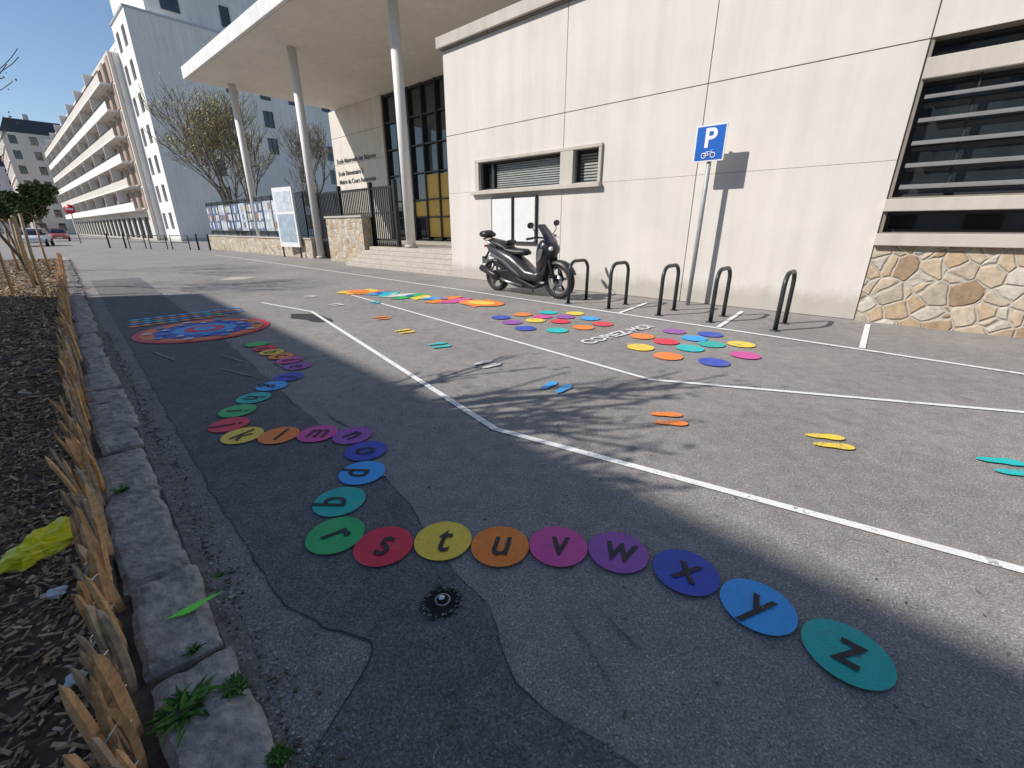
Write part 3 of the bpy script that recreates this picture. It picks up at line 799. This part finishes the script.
def wheel(name,x,r,w,parent):
    mb=MB(); n=36; prof=[(-.5,.76),(-.5,.9),(-.35,.985),(0,1.0),(.35,.985),(.5,.9),(.5,.76),(.3,.72),(-.3,.72)]
    vs=[];m_=len(prof)
    for i in range(n):
        t=2*math.pi*i/n
        for (py,pr) in prof: vs.append((x+pr*r*math.cos(t),py*w,r+pr*r*math.sin(t)))
    mb.add(vs,[(i*m_+k,i*m_+(k+1)%m_,((i+1)%n)*m_+(k+1)%m_,((i+1)%n)*m_+k) for i in range(n) for k in range(m_)],M_rubber,None,True)
    vs=[]
    for i in range(n):
        t=2*math.pi*i/n
        for (py,pr) in ((-.3,.74),(.3,.74),(.3,.66),(-.3,.66)): vs.append((x+pr*r*math.cos(t),py*w,r+pr*r*math.sin(t)))
    mb.add(vs,[(i*4+k,i*4+(k+1)%4,((i+1)%n)*4+(k+1)%4,((i+1)%n)*4+k) for i in range(n) for k in range(4)],M_chrome,None,False)
    for k in range(5):
        t=2*math.pi*k/5+.3
        for dt_ in (-.1,.1): mb.tube([(x+.12*r*math.cos(t),0,r+.12*r*math.sin(t)),(x+.68*r*math.cos(t+dt_),0,r+.68*r*math.sin(t+dt_))],.012,M_scooter_blk,6)
    mb.tube([(x,-w*.6,r),(x,w*.6,r)],.04,M_scooter_blk,14); mb.tube([(x,-w*.42,r),(x,-w*.36,r)],.11,M_chrome,24); mb.tube([(x,-w*.8,r),(x,w*.8,r)],.015,M_chrome,8)
    return mb.build(name,parent)
wheel('rear_wheel',-.79,.295,.14,sc); wheel('front_wheel',.79,.315,.12,sc)
b_=MB()
loft(b_,[(-1.0,.86,.03,.05),(-.92,.83,.07,.10),(-.75,.76,.12,.15),(-.5,.66,.17,.19),(-.25,.55,.21,.20),(-.05,.46,.18,.20),(.12,.38,.12,.19),(.35,.36,.10,.18),(.5,.40,.12,.16)],M_scooter)
loft(b_,[(.36,.62,.30,.12),(.44,.68,.32,.19),(.52,.74,.28,.22),(.60,.80,.22,.19),(.68,.84,.13,.13),(.74,.83,.06,.08)],M_scooter)
b_.build('body_fairing',sc)
b_=MB()
loft(b_,[(-.95,.945,.035,.09),(-.85,.95,.05,.14),(-.6,.90,.06,.16),(-.45,.86,.055,.16),(-.38,.80,.05,.15),(-.15,.77,.06,.14),(.02,.77,.06,.10),(.10,.76,.03,.06)],M_scooter_blk)
loft(b_,[(-.40,.90,.02,.13),(-.36,.93,.055,.14),(-.33,.93,.03,.12)],M_scooter_blk)
b_.build('seat',sc)
b_=MB()
plate(b_,[(-.9,.30),(-.75,.42),(-.35,.45),(-.1,.32),(.3,.20),(.42,.24),(.3,.14),(-.15,.14),(-.45,.2),(-.8,.24)],-.13,.13,M_scooter_blk)
plate(b_,[(.36,.28),(.5,.30),(.6,.5),(.66,.74),(.56,.66),(.46,.5)],-.15,.15,M_scooter_blk)
b_.build('underbody',sc,.02)
b_=MB()
M_trim=mat_simple('scooter_silver_trim',(.20,.21,.23),.3,.5,.05)
for s in (-1,1):
    plate(b_,[(-.78,.70),(-.45,.62),(-.15,.44),(.05,.36),(-.05,.43),(-.35,.62),(-.7,.75)],s*.195,s*.207,M_trim)
    plate(b_,[(.46,.62),(.56,.70),(.62,.86),(.52,.86)],s*.212,s*.224,M_trim)
b_.build('side_trim',sc,.005)
b_=MB()
for y in(-.105,.105):
    b_.tube([(.79,y,.315),(.66,y,.62),(.57,y*.9,.85)],[.03,.028,.025],M_scooter_blk,10)
b_.tube([(.60,0,.78),(.50,0,1.02)],.03,M_scooter_blk,10)
b_.tube([(.43,-.36,1.04),(.48,-.2,1.05),(.50,0,1.02),(.48,.2,1.05),(.43,.36,1.04)],.014,M_scooter_blk,8)
for s in(-1,1):
    b_.tube([(.425,s*.25,1.042),(.40,s*.38,1.035)],.021,M_rubber,10)
    b_.tube([(.45,s*.23,1.05),(.50,s*.28,1.15),(.47,s*.31,1.22)],.008,M_scooter_blk,6)
    mbM=b_.M; b_.M=Matrix.Translation((.465,s*.34,1.25))@Matrix.Rotation(R(90),4,'Z'); loft(b_,[(-.075,0,.02,.008),(-.05,0,.042,.014),(0,0,.052,.016),(.05,0,.042,.014),(.075,0,.02,.008)],M_scooter_blk); b_.M=mbM
    b_.tube([(.50,s*.24,1.03),(.53,s*.36,1.0)],.006,M_chrome,6)
b_.build('handlebar_fork_mirrors',sc)
b_=MB()
vs=[];n=14
for i in range(n):
    t=R(20+ i*11); rr=.345
    for y,dr in ((-.085,-.05),(-.07,0),(0,.012),(.07,0),(.085,-.05)):
        vs.append((.79+(rr+dr)*math.cos(t),y,.315+(rr+dr)*math.sin(t)))
b_.add(vs,[(i*5+k,i*5+k+1,(i+1)*5+k+1,(i+1)*5+k) for i in range(n-1) for k in range(4)],M_scooter_blk,None,True)
vs=[]
for i in range(9):
    t=R(60+i*13); rr=.335
    for y,dr in ((-.095,-.04),(-.08,0),(.08,0),(.095,-.04)): vs.append((-.79+(rr+dr)*math.cos(t),y,.295+(rr+dr)*math.sin(t)))
b_.add(vs,[(i*4+k,i*4+k+1,(i+1)*4+k+1,(i+1)*4+k) for i in range(8) for k in range(3)],M_scooter_blk,None,True)
b_.build('fenders',sc)
b_=MB()
vs=[];
for i in range(6):
    u=i/5; x=.70-.20*u-.05*u*u; z=.95+.30*u; hw=.16-.05*u
    for k in range(7):
        v=(k/6-.5)*2; vs.append((x-.06*v*v,v*hw,z))
b_.add(vs,[(i*7+k,i*7+k+1,(i+1)*7+k+1,(i+1)*7+k) for i in range(5) for k in range(6)],mat_simple('smoked_screen',(.05,.055,.06),.08,0,.05,spec=.9),None,True)
b_.build('windshield',sc)
b_=MB()
b_.tube([(.05,-.17,.20),(-.3,-.2,.24),(-.5,-.22,.30)],.025,M_chrome,10); b_.tube([(-.5,-.23,.30),(-.62,-.235,.35),(-.98,-.24,.47)],[.045,.065,.06],M_scooter_blk,14); b_.tube([(-.98,-.24,.47),(-1.0,-.24,.475)],.05,M_chrome,14)
b_.build('exhaust',sc)
b_=MB()
for s in(-1,1): b_.tube([(-.62,s*.15,.86),(-.85,s*.16,.96),(-1.03,s*.10,1.0)],.013,M_chrome,8)
b_.tube([(-1.03,-.10,1.0),(-1.03,.10,1.0)],.013,M_chrome,8)
loft(b_,[(-1.12,1.05,.02,.08),(-1.10,1.08,.06,.13),(-.98,1.08,.07,.14),(-.88,1.06,.04,.11)],M_scooter_blk)
b_.box(-1.04,-1.0,-.08,.08,.84,.88,mat_simple('tail_light',(.5,.02,.02),.3))
b_.box(-1.14,-1.12,-.09,.09,.52,.66,M_paper); b_.tube([(-.95,0,.8),(-1.13,0,.6)],.02,M_scooter_blk,6)
for s in(-1,1): b_.tube([(-.72,s*.15,.55),(-.80,s*.16,.33)],.022,M_chrome,8)
b_.tube([(0,.12,.2),(-.08,.26,.0)],.014,M_chrome,6)
for s in (-1,1):
    b_.M=Matrix.Translation((.70,s*.08,.86))@Matrix.Rotation(R(-20),4,'Y'); loft(b_,[(-.02,0,.04,.06),(.015,0,.035,.055),(.03,0,.02,.03)],M_paper)
b_.M=Matrix()
b_.build('rack_lights_plate',sc)

# ------------------------------------------------------------------ apartment blocks
def facade(mb,mbf,M,x0,x1,z0,z1,wins,matw,depth=.35,glass=M_glass):
    mb.M=M; mbf.M=M
    grid_wall(mb,x0,x1,z0,z1,wins,0,depth,matw)
    for (a,b,c,d) in wins:
        mbf.box(a,b,depth-.08,depth-.04,c,d,glass)
        mbf.box(a,a+.06,depth-.12,depth-.085,c,d,M_frame); mbf.box((a+b)/2-.03,(a+b)/2+.03,depth-.12,depth-.085,c,d,M_frame); mbf.box(b-.06,b,depth-.12,depth-.085,c,d,M_frame)
    mb.M=Matrix(); mbf.M=Matrix()
ap=empty('white_apartment_building',(LX,LY,0),ANG)
w=MB(); f_=MB()
RZ=Matrix.Rotation(R(90),4,'Z')
wins=[]
for fl in range(7):
    z=1.4+fl*3.1
    for y in (5.2,8.2,12,15.5,20,24,30,34):
        if (fl+int(y))%5==4 or (y<6 and fl>4): continue
        wins.append((y,y+1.3,z,z+1.9))
facade(w,f_,Matrix.Translation((-55,5,0))@RZ,0,40,0,22.9,wins,M_white)
wins=[(-61+3*i,-60+3*i+.4,1.4+3.1*k,3.3+3.1*k) for i in range(2) for k in range(7)]
facade(w,f_,Matrix.Translation((0,5,0)),-62,-55.36,0,22.9,wins,M_white)
w.box(-62,-55.4,5.4,44.9,22.2,22.8,M_white)
w.box(-61,-57,16,30,22.9,27,M_white); w.box(-70,-62,20,45,0,26,M_white)
w.box(-72,-57.5,7.5,40,22.82,33,M_white)
for k in range(5): f_.box(-57.48,-57.40,9+6*k,10.8+6*k,24.5,26.6,M_glass); f_.box(-57.48,-57.40,9+6*k,10.8+6*k,28,30.1,M_glass)
w.box(-62.1,-54.9,4.9,5.2,22.91,23.1,M_alu); w.box(-55.2,-54.9,5.2,45.1,22.91,23.1,M_alu)
bal=MB()
wins=[]
for fl in range(6):
    z=3.9+fl*2.75
    for i in range(24): wins.append((-149+3.6*i,-147.2+3.6*i,z+.1,z+2.2))
for i in range(22): wins.append((-149+3.9*i,-146+3.9*i,.2,2.9))
facade(w,f_,Matrix.Translation((0,4,0)),-150,-62.1,0,20.4,wins,M_beige)
w.box(-62.45,-62.1,4.4,20,0,20.4,M_white)
for fl in range(6):
    z=3.8+fl*2.75
    bal.box(-149,-64,2.9,3.98,z-.2,z,M_white)
    bal.box(-149,-64,2.9,2.95,z+.0,z+.80,M_beige if fl%2 else M_white)
    bal.box(-149,-64,2.88,2.96,z+.95,z+1.0,M_frame)
    for i in range(24):
        x=-148.8+3.6*i
        bal.box(x+1.75,x+3.3,3.93,3.99,z+.01,z+2.5,M_redrail)
        if i%3==0: bal.box(x-.2,x-.05,2.9,3.98,z,z+2.5,M_white)
w.box(-120,-70,7,20,20.4,23.6,M_white); w.box(-100,-66,9,20,23.6,27,M_white); w.box(-90,-66,11,20,27,31,M_white)
for i in range(14): f_.box(-118+3.4*i,-116+3.4*i,6.93,6.99,21,23,M_glass)
for i in range(9): f_.box(-98+3.4*i,-96+3.4*i,8.93,8.99,24.2,26.3,M_glass)
w.build('walls',ap); f_.build('windows',ap); bal.build('balconies',ap)

def old_block(name,t0,t1,y0,dep,H,mat,fl=6):
    e_=empty(name,(LX,LY,0),ANG); w=MB(); f=MB()
    wins=[]; nfl=fl; fh=(H)/nfl
    n=max(2,int((t1-t0)/3.2)); sp_=(t1-t0)/n
    for i in range(n):
        for k in range(nfl): wins.append((t0+sp_*i+sp_*.3,t0+sp_*i+sp_*.68,k*fh+.8,k*fh+fh*.82))
    facade(w,f,Matrix.Translation((0,y0,0)),t0,t1,0,H,wins,mat)
    wins=[]; n2=max(2,int(dep/3.2)); s2=dep/n2
    for i in range(n2):
        for k in range(nfl): wins.append((s2*i+s2*.3,s2*i+s2*.68,k*fh+.8,k*fh+fh*.82))
    facade(w,f,Matrix.Translation((t1,y0,0))@RZ,.36,dep,0,H,wins,mat)
    for k in range(1,nfl): w.box(t0,t1+.15,y0-.25,y0-.002,k*fh-.1,k*fh+.1,mat)
    w.add([(t0,y0,H),(t1,y0,H),(t1,y0+dep,H),(t0,y0+dep,H),(t0+1,y0+1.4,H+3.2),(t1-1.4,y0+1.4,H+3.2),(t1-1.4,y0+dep-1.4,H+3.2),(t0+1,y0+dep-1.4,H+3.2)],[(0,1,5,4),(1,2,6,5),(2,3,7,6),(3,0,4,7),(4,5,6,7)],M_roof)
    for i in range(3): x=t0+(t1-t0)*(.2+.3*i); w.box(x,x+1.5,y0+5,y0+6,H+2,H+5,mat)
    w.build('walls',e_); f.build('windows',e_); return e_
old_block('mansard_apartment_building',-190,-155,-3,14,23,M_cream,7)
old_block('mansard_apartment_building',-240,-200,-14,20,19,M_white,6)
old_block('mansard_apartment_building',-300,-255,-40,30,16,M_beige,6)
w=MB(); w.M=FR; w.box(-196,-170,-8.5,-4.3,3.2,4.0,mat_simple('red_awning',(.5,.03,.03),.7)); w.build('shop_awning')
# building across the street, behind the photographer's left (its shade falls on the lane)
ob_=empty('opposite_apartment_building',(0,0,0)); 
w=MB(); f_=MB()
Hb=14.2; mb0=-12.45
Mo=Matrix.Translation(ST(-70,mb0))@Matrix.Rotation(math.atan2(AV.y,AV.x),4,'Z')
wins=[(2+3.2*i,3.4+3.2*i,1.0+2.8*k,2.8+2.8*k) for i in range(27) for k in range(5)]
facade(w,f_,Mo,0,91.4,0,Hb,wins,M_beige)
w.M=Mo; w.box(0,91.4,.36,12,Hb-.3,Hb-.01,M_roof); w.box(91.0,91.38,.36,12,0,Hb-.31,M_beige); w.box(0,.4,.36,12,0,Hb-.31,M_beige); w.box(.41,90.9,11.6,12,0,Hb-.31,M_beige)
w.build('walls',ob_); f_.build('windows',ob_)
sw=MB(); P=[ST(-20,-6.6),ST(33.4,-6.6),ST(33.4,-12.4),ST(-20,-12.4)]; sw.poly([(p.x,p.y) for p in P],.05,M_steps); sw.build('pavement')

# ------------------------------------------------------------------ far street furniture & cars
for bx,by in ((-32.5,36.3),(-30.6,35.6),(-22.9,32.8),(-21.8,32.4)):
    mb=MB(); mb.tube([(bx,by,0),(bx,by,1.0),(bx,by,1.05),(bx,by,1.12)],[.06,.055,.075,.04],M_black,12); mb.build('bollard')
for k in range(3):
    p=Vector((-23.6,32.9))+Vector((-2.3,.85))*k; q=p+Vector((-1.75,.62)); mb=MB()
    mb.tube([(p.x,p.y,0),(p.x,p.y,.98),(q.x,q.y,.98),(q.x,q.y,0)],.035,M_black,8)
    mb.tube([(p.x,p.y,.5),(q.x,q.y,.5)],.025,M_black,8)
    mb.build('pedestrian_barrier')
def car(name,loc,rz,col):
    e_=empty(name,loc,rz); pm=mat_simple('carpaint_'+name,col,.25,.2,.05,spec=.7)
    secs=[(-2.1,.62,.22,.72),(-2.0,.62,.32,.80),(-1.3,.64,.36,.86),(0,.63,.36,.88),(1.2,.60,.33,.86),(1.8,.55,.27,.80),(2.1,.50,.18,.70)]
    b=MB(); loft(b,secs,pm,20,True,4); loft(b,[(-1.9,.98,.05,.62),(-1.5,1.2,.20,.66),(-.9,1.28,.22,.66),(0,1.28,.22,.66),(.5,1.2,.20,.68),(1.15,.98,.04,.70)],M_glass,20,True,4)
    loft(b,[(-1.45,1.44,.03,.58),(-.9,1.49,.03,.60),(0,1.49,.03,.60),(.4,1.43,.03,.58)],pm,16,True,4); b.build('body',e_)
    b=MB()
    for x in (-1.3,1.3):
        for s in (-1,1): b.tube([(x,s*.72,.32),(x,s*.9,.32)],.32,M_rubber,20); b.tube([(x,s*.9,.32),(x,s*.91,.32)],.19,M_chrome,16)
    b.build('wheels',e_)
    b=MB(); 
    for s in(-1,1): b.box(1.98,2.06,s*.6-.14,s*.6+.14,.58,.7,M_paper)
    b.box(2.1,2.12,-.25,.25,.38,.5,M_paper); b.build('lights_plate',e_)
car('parked_car',(-42.5,40.3,0),R(-52),(.75,.75,.75))
car('parked_car',(-56,56,0),R(-45),(.4,.1,.08))
ne=empty('no_entry_sign',(-44.5,46.5,0),R(20))
mb=MB(); mb.tube([(0,0,0),(0,0,3.6)],.05,M_post,10); mb.M=Matrix.Translation((0,-.08,3.3))@Matrix.Rotation(R(90),4,'X'); mb.tube([(0,0,-.02),(0,0,.02)],.45,mat_simple('sign_red',(.6,.01,.02),.4),28); mb.box(-.32,.32,-.08,.08,.021,.03,M_sw); mb.build('post_and_disc',ne)

# ------------------------------------------------------------------ camera, light, sky
cam=bpy.data.cameras.new('cam'); cam.lens=428/1024*36; cam.sensor_width=36; cam.clip_end=3000; cam.clip_start=.02
co_=bpy.data.objects.new('camera',cam); COL.objects.link(co_); co_.location=(0,0,1.5); co_.rotation_euler=(R(70),0,0)
scene.camera=co_
EL=40.0; lh=Vector((.968,.25)).normalized()
ld=Vector((lh.x*math.cos(R(EL)),lh.y*math.cos(R(EL)),-math.sin(R(EL))))
sun=bpy.data.lights.new('sun','SUN'); sun.energy=5.0; sun.angle=R(.5); sun.color=(1,.945,.87)
so=bpy.data.objects.new('sun',sun); COL.objects.link(so); so.rotation_euler=ld.to_track_quat('-Z','Y').to_euler(); so.location=(0,0,30)
wd=bpy.data.worlds.new('World'); scene.world=wd; wd.use_nodes=True; nt=wd.node_tree
bgn=nt.nodes['Background']; sk=nt.nodes.new('ShaderNodeTexSky'); sk.sky_type='NISHITA'; sk.sun_disc=False
sk.sun_elevation=R(EL); sk.sun_rotation=math.atan2(-lh.x,-lh.y)%(2*math.pi); sk.air_density=1.0; sk.dust_density=.3; sk.ozone_density=3.0
nt.links.new(sk.outputs[0],bgn.inputs[0]); bgn.inputs[1].default_value=.12
